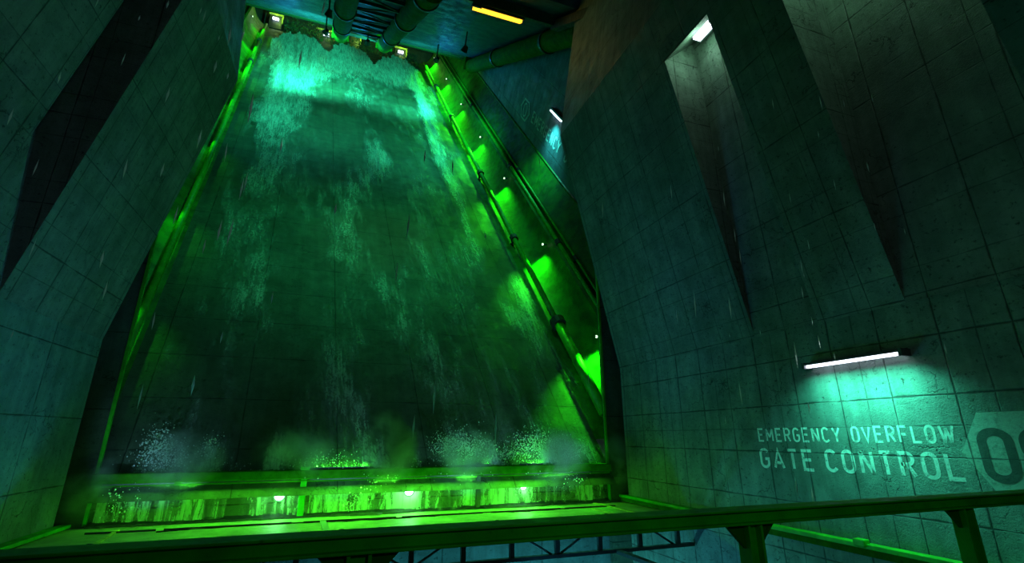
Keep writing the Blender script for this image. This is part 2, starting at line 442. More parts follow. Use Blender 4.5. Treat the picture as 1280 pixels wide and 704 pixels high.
# floor guide strips
for (a, b, w, lb) in (((-5.65, 18.6), (-5.33, 15.6), .05, 'thin pale metal strip on the apron near the left wall'),
                   ((-.03, 18.3), (.18, 15.6), .09, 'pale cyan metal strip on the apron beside the green sill post'),
                   ((9.55, 17.8), (9.75, 15.6), .04, 'thin bright strip on the apron at the right of the pool'),
                   ((10.4, 19.2), (10.6, 15.6), .05, 'thin pale strip on the apron close to the right wall')):
    a = V(*a, -2.65); b = V(*b, -2.65); d = (b-a).normalized(); n = d.cross(V(0, 0, 1))*w
    o = MB().prism([a-n, b-n, b+n, a+n], (0, 0, .04)).build('floor_strip', M['yellow'] if w < .09 else M['drop'], origin=a)
    tag(o, lb, 'metal strip')

# ------------------------------------------------------------------ kerb rails along the side walls
t = thing('wall_rail', (11.8, 13, -2.6), 'green steel rail running along the foot of the right wall with a small clamp box', 'rail')
MB().box((11.72, 4, -2.46), (11.98, 19.4, -2.36)).build('top_flange', M['green'], t, bevel=.01)
MB().box((11.78, 4, -2.62), (11.98, 19.4, -2.46)).build('web', M['green_dark'], t)
MB().box((11.66, 8.85, -2.42), (11.86, 9.12, -2.27)).build('clamp', M['green'], t, bevel=.02)
t = thing('wall_rail', (-7.3, 13, -2.8), 'green steel rail along the foot of the left wall', 'rail')
MB().box((-7.41, 4, -2.62), (-7.1, 19.4, -2.52)).build('top_flange', M['green'], t, bevel=.01)
MB().box((-7.41, 4, -2.8), (-7.2, 19.4, -2.62)).build('web', M['green_dark'], t)

# ------------------------------------------------------------------ foreground guard rail
t = thing('guard_rail', (3, 3.03, -1.6), 'green steel guard rail crossing the foreground with bracketed posts', 'railing')
rb = MB(); rb.box((-5, 2.96, -.515), (11.6, 3.14, -.5)); rb.box((-5, 3.0, -.585), (11.6, 3.10, -.515)); rb.box((-5, 2.96, -.6), (11.6, 3.14, -.585))
rb.build('top_rail', M['green'], t, bevel=.004)
for i, x in enumerate((-2.55, .2, 2.9, 5.28, 7.95, 10.6)):
    p = MB().box((x-.065, 2.985, -1.6), (x-.045, 3.105, -.6)).box((x+.045, 2.985, -1.6), (x+.065, 3.105, -.6)).box((x-.045, 3.035, -1.6), (x+.045, 3.055, -.6))
    po = p.build('post', M['green'], t, bevel=.003)
    for sgn in (-1, 1):
        if i == 3 and sgn > 0: continue
        po_ = MB().prism([V(x+sgn*.066, 3.03, -.6), V(x+sgn*.21, 3.03, -.6), V(x+sgn*.21, 3.03, -.615), V(x+sgn*.066, 3.03, -.76)], (0, .03, 0))
        po_.build('gusset', M['green_dark'], po)
# deck the viewer stands on
struct(MB().box((-7.4, -3, -1.72), (12, 3.2, -1.6)).build('viewing_deck', M['steel']))

# ------------------------------------------------------------------ truss under the apron edge
t = thing('truss_walkway', (2, 15.2, -3.6), 'dark steel truss under the apron edge, seen below the guard rail', 'truss')
MB().box((-7.4, 15.1, -2.98), (11.95, 15.3, -2.88)).build('top_chord', M['steel'], t)
MB().box((-7.4, 15.12, -3.56), (11.95, 15.28, -3.46)).build('bottom_chord', M['steel'], t)
xs = [6.88 + 1.49*i for i in range(-9, 4)]
for i, x in enumerate(xs):
    MB().box((x-.07, 15.14, -3.5), (x+.07, 15.26, -2.9)).build('upright', M['steel'], t)
    if i % 3 == 0 and x+1.4 < 12: MB().cyl((x+.1, 15.2, -3.46), (x+1.0, 15.2, -2.95), .035, 6).build('diagonal', M['steel'], t)
    if i % 3 == 2 and x+1.4 < 12: MB().cyl((x+.4, 15.2, -2.95), (x+1.3, 15.2, -3.46), .035, 6).build('diagonal', M['steel'], t)
MB().prism([V(8.9, 15.1, -3.58), V(9.1, 15.1, -3.58), V(9.35, 10, -3.58), V(9.15, 10, -3.58)], (0, 0, .1)).build('cross_beam', M['steel'], t)

# ------------------------------------------------------------------ tube lamp on right wall
def lamp_box(name, y0, y1, z, label):
    t = thing(name, (11.98, (y0+y1)/2, z), label, 'lamp')
    MB().prism([V(11.99, y0-.06, z+.10), V(11.72, y0-.06, z+.04), V(11.70, y0-.06, z-.01), V(11.99, y0-.06, z-.03)], (0, y1-y0+.12, 0)).build('housing', M['housing'], t)
    MB().cyl((11.76, y0, z-.045), (11.76, y1, z-.045), .042, 12).build('tube', M['tube'], t, smooth=True)
    for y in (y0-.1, y1+.02): MB().box((11.68, y, z-.1), (11.99, y+.08, z+.06)).build('end_cap', M['housing'], t)
    return t
lamp_box('tube_lamp', 7.2, 9.53, 1.80, 'glowing white fluorescent tube lamp above the gate control lettering')
# lamp in the first buttress slot
def slot_lamp(y0, y1, x, z, label):
    t = thing('slot_lamp', (x, (y0+y1)/2, z), label, 'lamp')
    MB().box((x-.02, y0, z-.16), (x+.34, y1, z+.16)).build('housing', M['housing'], t)
    MB().box((x-.04, y0+.05, z-.17), (x+.26, y1-.05, z+.11)).build('lens', M['tube'], t)
slot_lamp(9.75, 10.6, 10.55, 13.45, 'square white lamp glowing at the top of the narrow buttress slot')
slot_lamp(4.6, 6.2, 10.9, 14.6, 'lamp at the head of the wide buttress slot, above the frame')

# ------------------------------------------------------------------ painted lettering
def rr(w, h, r=None, n=7):
    r = min(w, h)/2 if r is None else r
    pts = []
    for cx, cy, a0 in ((w-r, h-r, 0), (r, h-r, 90), (r, r, 180), (w-r, r, 270)):
        for i in range(n+1):
            a = radians(a0 + 90*i/n); pts.append((cx + r*cos(a), cy + r*sin(a)))
    return pts
def arc(cx, cy, rx, ry, a0, a1, n=10): return [(cx + rx*cos(radians(a0+(a1-a0)*i/n)), cy + ry*sin(radians(a0+(a1-a0)*i/n))) for i in range(n+1)]
def glyph(c, w):
    """centre-line strokes in a box w wide and 1 high"""
    r = w/2
    if c == 'E': return [[(w, 1), (0, 1), (0, 0), (w, 0)], [(0, .52), (w*.85, .52)]]
    if c == 'F': return [[(w, 1), (0, 1), (0, 0)], [(0, .5), (w*.85, .5)]]
    if c == 'L': return [[(0, 1), (0, 0), (w, 0)]]
    if c == 'T': return [[(0, 1), (w, 1)], [(w/2, 1), (w/2, 0)]]
    if c == 'M': return [[(0, 0), (0, 1)], [(0, 1), (w/2, .3)], [(w/2, .3), (w, 1)], [(w, 1), (w, 0)]]
    if c == 'N': return [[(0, 0), (0, 1)], [(.02, 1), (w-.02, 0)], [(w, 0), (w, 1)]]
    if c == 'W': return [[(0, 1), (w*.25, 0)], [(w*.25, 0), (w*.5, .85)], [(w*.5, .85), (w*.75, 0)], [(w*.75, 0), (w, 1)]]
    if c == 'V': return [[(0, 1), (w/2, 0), (w, 1)]]
    if c == 'Y': return [[(0, 1), (w/2, .45), (w, 1)], [(w/2, .45), (w/2, 0)]]
    if c == 'A': return [[(0, 0), (w/2, 1), (w, 0)], [(w*.17, .28), (w*.83, .28)]]
    if c in 'O0': p = rr(w, 1); return [p + [p[0]]]
    if c == 'C': return [arc(r, 1-r, r, r, 25, 180) + arc(r, r, r, r, 180, 335)]
    if c == 'G': return [arc(r, 1-r, r, r, 25, 180) + arc(r, r, r, r, 180, 360) + [(w, .47), (w*.55, .47)]]
    if c == 'R': return [[(0, 0), (0, 1)] + [(w-.22, 1)] + arc(w-.24, .75, .24, .25, 90, -90) + [(0, .5)], [(w*.5, .5), (w, 0)]]
    if c == '9': p = rr(w, .56); return [[(x, y+.44) for x, y in p + [p[0]]], [(w, .7), (w*.9, .4), (w*.35, 0)]]
    return []
def stroke(mb, pts, th, f):
    closed = math.dist(pts[0], pts[-1]) < 1e-6
    P = [Vector(p) for p in pts]; P = [P[0]] + [b for a, b in zip(P, P[1:]) if (b-a).length > 1e-5]; n = len(P)
    L = []; R = []
    for i in range(n):
        a = P[i]-P[i-1] if i > 0 else (P[1]-P[0] if not closed else P[0]-P[-2])
        b = P[i+1]-P[i] if i < n-1 else (P[-1]-P[-2] if not closed else P[1]-P[0])
        a = a.normalized(); b = b.normalized()
        na = Vector((-a.y, a.x)); nb = Vector((-b.y, b.x)); m = na+nb
        if m.length < .2: m = na
        m = m.normalized(); k = min(1/max(m.dot(na), .35), 2.0)
        L.append(P[i] + m*th/2*k); R.append(P[i] - m*th/2*k)
    for i in range(n-1): mb.face(*f([L[i], L[i+1], R[i+1], R[i]]))
def text(mb, s, u0, u1, v0, h, mapf, wr=.52, th=.15, gap=.24):
    wid = {'M': 1.25, 'W': 1.55, 'T': .95, 'V': 1.1, 'Y': 1.05, 'A': 1.1}
    tot = sum(wid.get(c, 1)*wr + th for c in s) + gap*(len(s)-1)
    sc = (u1-u0)/tot; x = u0
    for c in s:
        w = wid.get(c, 1)*wr
        for st in glyph(c, w):
            pts = [(x + (p[0]+th/2)*sc, v0 + (p[1]*(1-th)+th/2)*h) for p in st]
            stroke(mb, pts, th*(sc+h)/2, mapf)
        x += (w+th+gap)*sc
# right wall: reading direction is toward the viewer (-Y)
def mapR(off):
    def f(q): return [V(12-off, -p[0], p[1]) for p in q], [(-p[0], p[1]) for p in q]
    return f
tx = MB(); f = mapR(.006)
text(tx, 'EMERGENCY', -11.75, -9.15, -.17, .39, f); text(tx, 'OVERFLOW', -8.87, -6.68, -.16, .39, f)
text(tx, 'GATE', -11.80, -10.03, -.90, .56, f); text(tx, 'CONTROL', -9.70, -6.66, -.88, .56, f, wr=.50)
lt = tx.build('painted_lettering', M['letter'], wr, merge=False, label='worn pale lettering reading EMERGENCY OVERFLOW GATE CONTROL')
bd = MB(); hx = [(-6.64, -.31), (-6.22, .44), (-4.6, .44), (-4.15, -.31), (-4.6, -1.06), (-6.22, -1.06)]
bd.face(*f([Vector(p) for p in hx[::-1]]))
bg = bd.build('painted_badge', M['badge'], wr, merge=False, label='pale painted arrow-ended badge beside the lettering')
dg = MB(); f2 = mapR(.010)
for c, u in (('0', -6.34), ('9', -5.69)):
    for st in glyph(c, .42):
        stroke(dg, [(u + .075 + p[0], -.86 + .075 + p[1]*.86) for p in st], .15, f2)
dg.build('painted_number', M['digit'], wr, merge=False, label='dark stencilled number 09 on the badge')
# far upper wall
fx_ = MB()
def mapW(q): return [WP(p[0], p[1], .03) for p in q], [(p[0], p[1]) for p in q]
text(fx_, 'EMERGENCY', 21.0, 27.2, 1.3, .95, mapW, th=.16); text(fx_, 'OVERFLOW', 28.2, 33.8, 1.3, .95, mapW, th=.16)
p = [(19.2 + 1.05*cos(a*pi/3), 1.65 + .85*sin(a*pi/3)) for a in range(7)]
stroke(fx_, p, .14, mapW); p = rr(.7, 1.0); p = [(18.85+x, 1.15+y) for x, y in p]; stroke(fx_, p + [p[0]], .12, mapW)
fx_.build('painted_lettering', letter_mat('faint far stencil paint', (.45, .6, .6), .3), wf, merge=False, label='faint lettering reading EMERGENCY OVERFLOW beside a small hexagon mark')

t = thing('wall_lamp', tuple(WP(25.6, 3.7)), 'small strip lamp glowing high on the upper wall beside the right buttress', 'lamp')
MB().obox(WP(24.5, 3.58, .02), -D*2.3, WV*.12, WN*.3).build('housing', M['housing'], t)
MB().obox(WP(24.5, 3.45, .1), -D*2.1, WV*.07, WN*.22).build('tube', M['tube_dim'], t)

# ------------------------------------------------------------------ ceiling pipes
def pipe(a, b0, b1, c, r, collars, label):
    t = thing('ceiling_pipe', tuple(CE(a, b0, c)), label, 'pipe', 'fat green pipes hung under the ceiling')
    MB().cyl(CE(a, b0, c), CE(a, b1, c), r, 24).build('barrel', M['green_dark'], t, smooth=False)
    for b in collars: MB().cyl(CE(a, b-.15, c), CE(a, b+.15, c), r*1.12, 24).build('collar', M['steel'], t)
    MB().obox(CE(a-r*1.1, b0-.2, 0), V(r*2.2, 0, 0), -D2*.6, NC*(c+r*.6)).build('end_bracket', M['green_dark'], t)
pipe(-14.1, 3.6, 29, .85, .72, (9.5, 17, 25), 'fat green pipe under the ceiling, left of the pair above the waterfall')
pipe(-10.0, 4.2, 29, .85, .72, (10.5, 19, 27), 'fat green pipe under the ceiling, right of the pair above the waterfall')
pipe(-1.0, 4.0, 29, .75, .70, (13, 24), 'fat green pipe in the corner of ceiling and upper wall')
t = thing('ceiling_truss', tuple(CE(-12, 10, .5)), 'dark cross-braced truss slung between the two ceiling pipes', 'truss')
for i in range(10):
    b = 5.0 + 2.6*i
    MB().obox(CE(-13.6, b, .9), V(3.2, 0, 0), -D2*.22, -NC*.22).build('crossbar', M['steel'], t)
    if i % 2: MB().cyl(CE(-13.5, b, .8), CE(-10.6, b+2.6, .8), .07, 6).build('brace', M['steel'], t)
    else: MB().cyl(CE(-10.6, b, .8), CE(-13.5, b+2.6, .8), .07, 6).build('brace', M['steel'], t)
t = thing('ceiling_beam', tuple(CE(-3, 29.8, .6)), 'dark steel beam crossing the ceiling at the corner pipe', 'beam')
MB().obox(CE(-9, 27.3, .05), V(8.6, 0, 0), -D2*.5, NC*.55).build('web', M['steel'], t)
MB().obox(CE(-2.4, 27.5, .3), V(.5, 0, 0), -D2*6, NC*.5).build('strut', M['steel'], t)
t = thing('amber_lamp', tuple(CE(-5.8, 27.6, .7)), 'amber strip lamp on the ceiling beam', 'lamp')
MB().obox(CE(-7.4, 27.15, .62), V(3.2, 0, 0), -D2*.5, NC*.12).build('housing', M['housing'], t)
MB().obox(CE(-7.3, 27.2, .74), V(3.0, 0, 0), -D2*.35, NC*.16).build('tube', M['orange'], t)

# ------------------------------------------------------------------ chute rails/pipes
def rail(s, h, r, k0, k1, clamps, label, mat='green'):
    t = thing('gutter_pipe', tuple(CP(s, h, k0)), label, 'pipe')
    MB().cyl(CP(s, h, k0), CP(s, h, k1), r, 14).build('barrel', M[mat], t, smooth=True)
    for k in clamps:
        MB().cyl(CP(s, h, k-.2), CP(s, h, k+.2), r*1.6, 14).cyl(CP(s, h, k), CP(s+(.0), h-.6, k), r*.5, 6).build('clamp', M['steel'], t)
rail(12.0, .62, .17, 8.6, 60, (50, 40, 27, 17), 'thin green pipe along the inner side of the right gutter')
rail(12.05, .62, .27, 2.2, 8.5, (8.4,), 'thicker green pipe at the foot of the right gutter', 'green')
rail(13.55, 2.5, .13, 3, 60, (39, 25, 14), 'green pipe along the upper lip of the right gutter', 'green')
rail(13.85, 2.75, .08, 3, 60, (24, 12), 'slim green pipe beside the outer flange of the right gutter')
rail(-7.3, .55, .17, 2, 60, (44, 52), 'thin green pipe along the left gutter, beside the left buttress', 'green')

KL = (59, 50, 41.3, 32.5, 24.2, 14.8, 6.2)
ord_ = ('highest of the right row', 'second from the top of the right row', 'third from the top of the right row', 'middle one of the right row',
        'third from the foot of the right row', 'second from the foot of the right row', 'lowest of the right row')
def gl(s, h, k, sg, label, group):
    p = CP(s, h, k); t = thing('gutter_lamp', tuple(p), label, 'lamp', group)
    MB().cyl(p + V(sg*.35, 0, 0), p - V(sg*.1, 0, 0), .05, 8).build('bracket', M['housing'], t)
    MB().ball(p, .075, 10, 8).build('bulb', M['gbulb'], t, smooth=True)
for k, o_ in zip(KL, ord_): gl(13.0, 1.75, k, 1, 'small green-white lamp on the curved gutter, ' + o_, 'lamps down the right gutter')
ordl = ('highest of the left row', 'second from the top of the left row', 'third from the top of the left row', 'fourth from the top of the left row', 'third from the foot of the left row', 'second from the foot of the left row', 'lowest of the left row')
for k, o_ in zip((57, 49, 41.3, 32.5, 24.2, 14.8, 7.0), ordl): gl(-8.45, 1.75, k, -1, 'small green-white lamp on the curved gutter, ' + o_, 'lamps down the left gutter')

# ------------------------------------------------------------------ water
def cover(s, k):
    S0 = s; s = s + .55*noise.noise(V(s*.3, k*.16, 8)) + .30*noise.noise(V(s*.9, k*.5, 2)) + .14*noise.noise(V(s*3, k*1.5, 2))
    c = 0
    g = lambda x, m, w: exp(-((x-m)/w)**2)
    lip = 53.8 + 3.8*abs(sin((s+6.0)*pi/5.6))**.6
    if s > 10.6 or s < -6.2: lip -= 4
    top = 1/(1+exp(-(k-46)/1.8))
    if -6.4 < s < 11.6: c = max(c, .92*top*min(1, (s+6.6)/.5)*min(1, max(0, 11.8-s)/.6))
    if k > 40: c = max(c, .85*g(s, -3.4, 2.4)*min(1, (k-36)/6))
    # left stream
    e = -5.3 if k < 30 else -5.8
    ls = 1/(1+exp(-(s-e)/.18)) * (1/(1+exp((s-(-2.5 + (k-20)*.085))/.55)))
    c = max(c, ls*max(0, min(1, (k-8)/12))*(.74 + .22*min(1, max(0, k-22)/15)))
    # right stream
    m = 8.6 + .02*k
    c = max(c, g(s, m, 1.25)*(.62 + .36*max(0, min(1, (k-8)/34)))*max(.1, min(1, (k-1)/12)))
    c = max(c, g(s, 6.3, 2.2)*.42*g(k, 18, 12))
    c = max(c, .80*g(s, .5, 7.5)*(1/(1+exp(-(k-41-4*noise.noise(V(s*.6, 2, 2)))/1.8))))
    c = max(c, .57 + .34*noise.noise(V(s*.42, k*.11, 3)) + .12*noise.noise(V(s*1.6, k*.5, 3)))
    c = max(c, (.66 + .2*noise.noise(V(s*.9, k*.2, 6)))*g(s, 7.6, 1.7)*g(k, 16, 14))
    # splashing foot
    c = max(c, (.62 + .5*noise.noise(V(s*.9, 2, 7)))*g(k, 0, 2.4))
    c += .14*noise.noise(V(s*.45, k*.13, 1)) + .07*noise.noise(V(s*1.8, k*.5, 1))
    if s < -5.9 and k < 44: c *= max(.2, 1-(-5.9-s))
    return max(0, min(1, c)) , lip
wm = MB(); ns, nk = 110, 300; s0, s1, k0, k1 = -6.9, 11.7, -.2, 61.5
grid = {}; cov = {}
for i in range(ns+1):
    for j in range(nk+1):
        s = s0 + (s1-s0)*i/ns; k = k0 + (k1-k0)*j/nk
        c, lip = cover(s, k)
        lip += 1.0*noise.noise(V(s*3, 1, 1))*1.0 + .5*noise.noise(V(s*9, 1, 1))
        h = .10 + .22*c + .16*c*noise.noise(V(s*1.9, k*.13, 0)) + .06*noise.noise(V(s*4, k*.6, 5))*c
        if k > 50: h += 1.0*((k-50)/8)**2
        grid[i, j] = (CP(s, max(h, .04), k), (s, k)); cov[i, j] = (c, k < lip)
idx = {}; verts = []; cvals = []; faces = []; uvs = []
for i in range(ns):
    for j in range(nk):
        q = [(i, j), (i+1, j), (i+1, j+1), (i, j+1)]
        if not all(cov[a][1] for a in q): continue
        fc = []
        for a in q:
            if a not in idx: idx[a] = len(verts); verts.append(grid[a][0]); cvals.append(cov[a][0])
            fc.append(idx[a])
        faces.append(fc); uvs.append([grid[a][1] for a in q])
me = bpy.data.meshes.new('water'); me.from_pydata([tuple(v) for v in verts], [], faces)
ul = me.uv_layers.new(name='UVMap'); li = 0
for u in uvs:
    for p in u: ul.data[li].uv = p; li += 1
at = me.attributes.new('cover', 'FLOAT', 'POINT')
for i, c in enumerate(cvals): at.data[i].value = c
for p in me.polygons: p.use_smooth = True
me.materials.append(M['water'])
wo = bpy.data.objects.new('water', me); COL.objects.link(wo); wo.location = (0, 0, ZC)
tag(wo, 'white water pouring over the lip and running down the spillway', 'water', kind='stuff')

# thin falls running down the sill wall
def fall_mat():
    m = NT('thin water film'); u = m.uv(3.5, .5)
    at = m.noise(m.uv(.55, .1), 1.0, 3); a = m.noise(u, 1.2, 6, .75, .4)
    al = m.math('MULTIPLY', m.ramp(m.math('ADD', a, m.math('MULTIPLY', at, .8)), .78, 1.1), .8)
    p = m.bsdf((.6, .8, .6), rough=.3, bump=a, bstr=.7, bdist=.1)
    tr = m.n('ShaderNodeBsdfTransparent'); mx = m.n('ShaderNodeMixShader')
    m.l(al, mx.inputs[0]); m.l(tr.outputs[0], mx.inputs[1]); m.l(p.outputs[0], mx.inputs[2]); m.l(mx.outputs[0], m.out.inputs[0]); return m.m
fm = MB()
for i in range(90):
    for j in range(8):
        x0, x1 = -6.6 + 17.7*i/90, -6.6 + 17.7*(i+1)/90; z0, z1 = -2.64 + 1.2*j/8, -2.64 + 1.2*(j+1)/8
        fy = lambda x, z: 19.42 + .05*noise.noise(V(x*2.2, z*.6, 0))
        fm.face([V(x0, fy(x0, z0), z0), V(x1, fy(x1, z0), z0), V(x1, fy(x1, z1), z1), V(x0, fy(x0, z1), z1)])
tag(fm.build('water_film', fall_mat(), smooth=True), 'thin streaked water film running down the lamp-lit sill wall', 'water', kind='stuff')

# spray droplets thrown up over the sill
sp = MB(); oc = [V(1, 0, 0), V(0, 1, 0), V(-1, 0, 0), V(0, -1, 0), V(0, 0, 1.2), V(0, 0, -1.2)]
of = ((0, 1, 4), (1, 2, 4), (2, 3, 4), (3, 0, 4), (1, 0, 5), (2, 1, 5), (3, 2, 5), (0, 3, 5))
def drop(mb, c, r, st=1.0, tilt=0):
    P = [c + V(o.x*r + o.z*r*st*tilt, o.y*r, o.z*r*st) for o in oc]
    for q in of: mb.face([P[k] for k in q])
#      x,    z,    rx,   rz,   n
for x, z, rx, rz, n in ((-5.2, -.65, .7, .45, 300), (-5.4, -.2, .4, .5, 130), (-3.9, -.3, .3, .35, 60), (-2.2, -1.1, 1.5, .25, 60), (-.2, -.9, .9, .3, 110), (1.7, -1.6, .6, .4, 25),
                        (1.0, -2.2, .5, .3, 60), (4.1, -.35, .45, .5, 200), (4.9, -.35, .5, .45, 320), (5.6, -.5, .6, .5, 200), (6.6, -.75, .7, .3, 160), (7.4, -.5, .5, .5, 200), (8.0, -.35, .5, .5, 230),
                        (8.9, -.55, .8, .5, 280), (9.6, -.6, .5, .3, 150), (9.5, -1.7, .6, .4, 40), (-5.9, -1.9, .5, .5, 60), (3.5, -1.2, 4.5, .3, 120)):
    for _ in range(int(n*2.2)):
        c = V(random.gauss(x, rx*.55), random.uniform(18.9, 19.6) if z < -1.1 else random.uniform(19.3, 20.0), random.gauss(z, rz*.6))
        if c.z > -1.3: c.y = max(c.y, 19.2) 
        drop(sp, c, random.choice((.009, .012, .016, .026)))
tag(sp.build('spray', M['drop'], merge=False), 'pale droplets of spray thrown up along the sill', 'spray', kind='stuff')

# rain: slender falling drops near the viewer
rn = MB()
seeds = [(-2.35, 5, 4.15), (-1.4, 5, 4.25), (-2.1, 5, 1.5), (6.44, 5, 1.6), (8.35, 5, 5.9), (8.56, 5, 4.6), (8.34, 5, 3.4), (6.5, 5, 1.3), (6.75, 5, 1.1)]
for _ in range(34): seeds.append((random.uniform(-3.6, -.9), random.uniform(4.5, 6.5), random.uniform(.9, 5.2)))
for _ in range(34): seeds.append((random.uniform(4.4, 9.6), random.uniform(4.5, 6.5), random.uniform(-1.2, 6.0)))
for _ in range(20): seeds.append((random.uniform(-4, 7), random.uniform(7, 14), random.uniform(0, 7)))
for x, y, z in seeds:
    sc = y/5*random.uniform(.5, 1.2)
    drop(rn, V(x, y, z), .0115*sc, random.uniform(4, 13), random.uniform(-.03, .06))
tag(rn.build('rain', M['drop'], merge=False), 'sparse raindrops falling in front of the walls', 'rain', kind='stuff')

# ------------------------------------------------------------------ top of the chute: booths and growth
for x, z, w, lb in ((-12.3, 50.9, 1.5, 'small booth with yellow-green frame and white lamp at the lip, far left one'), (-6.2, 50.4, 2.1, 'small booth with yellow-green frame and white lamp at the lip, left of the pipe pair'),
                 (-2.6, 50.7, 1.3, 'small booth with yellow-green frame at the lip, between the two ceiling pipes'), (3.4, 50.6, 1.5, 'small booth with yellow-green frame and white lamp at the lip, right of the pipe pair')):
    t = thing('control_booth', (x, 55.5, z-1.2), lb, 'booth', 'booths along the spillway lip')
    MB().box((x-w/2, 55.5, z-1.6), (x+w/2, 57.5, z+.5)).build('cabin', M['steel'], t)
    MB().box((x-w/2-.1, 55.35, z+.45), (x+w/2+.1, 55.5, z+.62)).box((x+w/2-.05, 55.35, z-.8), (x+w/2+.1, 55.5, z+.5)).build('frame', M['yellow'], t)
    if w != 1.3: MB().box((x-.35, 55.2, z-.35), (x+.35, 55.45, z-.12)).build('lamp_lens', M['tube_dim'], t)
# broken service pipe and gantry steel behind the lip
struct(MB().box((-14, 56.5, 46.5), (12, 57.4, 48.2)).box((-14, 57.2, 48), (12, 57.5, 53)).build('trim_5', M['conc_dark']))
def growth(x0, x1, z, n, label):
    mb = MB()
    for _ in range(n):
        x = random.uniform(x0, x1); y = random.uniform(53.6, 56); zz = z + random.gauss(0, .55) + .25*sin(x*3)
        c = V(x, y, zz); a = V(random.gauss(0, 1), random.gauss(0, 1), random.gauss(-.5, 1)).normalized()*random.uniform(.15, .45)
        b = a.orthogonal().normalized()*random.uniform(.05, .14)
        mb.face([c-b, c+a*.5-b*.2, c+a, c+a*.5+b*1.2])
    tag(mb.build('hanging_growth', M['leaf'], merge=False), label, 'plants', 'growth hanging along the lip', kind='stuff')
growth(-11, -6.5, 49.3, 700, 'ragged dark growth along the lip below the left booths')
growth(-6.8, -3.2, 48.7, 800, 'ragged dark growth drooping between the first two lobes of water')
growth(-3.2, 1.5, 48.9, 700, 'ragged dark growth along the lip below the pipe pair')
growth(1.5, 5.8, 48.0, 800, 'ragged dark growth at the right end of the lip')

# ------------------------------------------------------------------ mist
def mist(c, ax, ay, az, dens, scale, label, lo=.46, hi=.70, seed=0, col=(.75, .95, .9)):
    """soft-edged drifting puff: a lumpy ellipsoid holding a noisy volume; ax, ay, az are its half axes"""
    import bmesh
    bm = bmesh.new(); bmesh.ops.create_icosphere(bm, subdivisions=4, radius=1)
    loc = {}
    for v in bm.verts:
        q = v.co.normalized(); r = .88 + .22*noise.noise(q*1.7 + V(seed, 0, 0)) + .10*noise.noise(q*4 + V(seed, 3, 0))
        v.co = q*r; loc[v.index] = q*r
    me = bpy.data.meshes.new('mist'); bm.verts.ensure_lookup_table()
    unit = [v.co.copy() for v in bm.verts]
    for v in bm.verts: v.co = ax*v.co.x + ay*v.co.y + az*v.co.z
    bm.to_mesh(me); bm.free()
    m = NT('drifting mist'); tc = m.n('ShaderNodeTexCoord')
    mp = m.n('ShaderNodeMapping'); mp.inputs['Location'].default_value = (seed*7.1, seed*3.3, 0); m.l(tc.outputs['Object'], mp.inputs['Vector'])
    n1 = m.noise(mp.outputs[0], scale, 5, .62, .4)
    g = m.n('ShaderNodeVectorMath'); g.operation = 'SUBTRACT'; m.l(tc.outputs['Object'], g.inputs[0])
    # distance from the centre measured in half axes
    tot = None
    for a in (ax, ay, az):
        dn = m.n('ShaderNodeVectorMath'); dn.operation = 'DOT_PRODUCT'; m.l(tc.outputs['Object'], dn.inputs[0]); dn.inputs[1].default_value = tuple(a/a.length_squared)
        q = m.math('MULTIPLY', dn.outputs['Value'], dn.outputs['Value']); tot = q if tot is None else m.math('ADD', tot, q)
    mask = m.ramp(m.math('SQRT', tot), .25, .82, 1, 0)
    d = m.math('MULTIPLY', m.math('MULTIPLY', m.ramp(n1, lo, hi), mask), dens)
    pv = m.n('ShaderNodeVolumePrincipled'); pv.inputs['Color'].default_value = col + (1,); pv.inputs['Anisotropy'].default_value = .2
    m.l(d, pv.inputs['Density']); m.l(pv.outputs[0], m.out.inputs['Volume'])
    me.materials.append(m.m)
    ob = bpy.data.objects.new('mist', me); COL.objects.link(ob); ob.location = c + V(0, 0, ZC)
    return tag(ob, label, 'mist', kind='stuff')
def ms(s_, k, h, rs, rk, rh, dens, label, seed): mist(CP(s_, h, k), V(rs, 0, 0), N*rh, D*rk, dens*6, .22, label, seed=seed)
ms(3.5, 31, 3.2, 6.2, 9, 2.6, .26, 'dark drifting mist across the middle of the waterfall', 1)
ms(-1.5, 19, 3.0, 5.5, 6, 2.3, .26, 'drifting mist on the left middle of the spillway', 2)
ms(6.2, 14, 2.8, 5, 5.5, 2.2, .26, 'drifting mist on the right lower part of the spillway', 3)
ms(-4.6, 27, 2.6, 2.6, 8, 1.8, .2, 'thin mist beside the left gutter', 4)
for x, z, rx, rz, lb, sd in ((-4.6, -.7, 1.9, 1.0, 'low mist behind the sill at the left end', 5), (-1.2, -.6, 1.8, 1.1, 'low mist behind the sill above the left round lamp', 6), (2.0, -.35, 1.7, 1.4, 'tallest puff of mist behind the sill above the middle round lamp', 7),
                    (5.0, -.6, 1.7, 1.1, 'low mist behind the sill right of the middle round lamp', 8), (8.6, -.7, 2.0, 1.1, 'low mist behind the sill above the right round lamp', 9)):
    mist(V(x, 18.9, z), V(rx, 0, 0), V(0, 1.0, 0), V(0, 0, rz*1.25), 2.6, .8, lb, lo=.42, hi=.68, seed=sd)
mist(V(-6.5, 18.3, -1.4), V(.9, 0, 0), V(0, 1, 0), V(0, 0, 1.5), 1.8, .8, 'grey mist rising in the dark corner beside the left wall', lo=.4, hi=.66, seed=11)
mist(V(11.2, 18.4, -.9), V(.9, 0, 0), V(0, 1, 0), V(0, 0, 1.4), 1.8, .8, 'grey mist rising in the dark corner beside the right wall', lo=.4, hi=.66, seed=12)
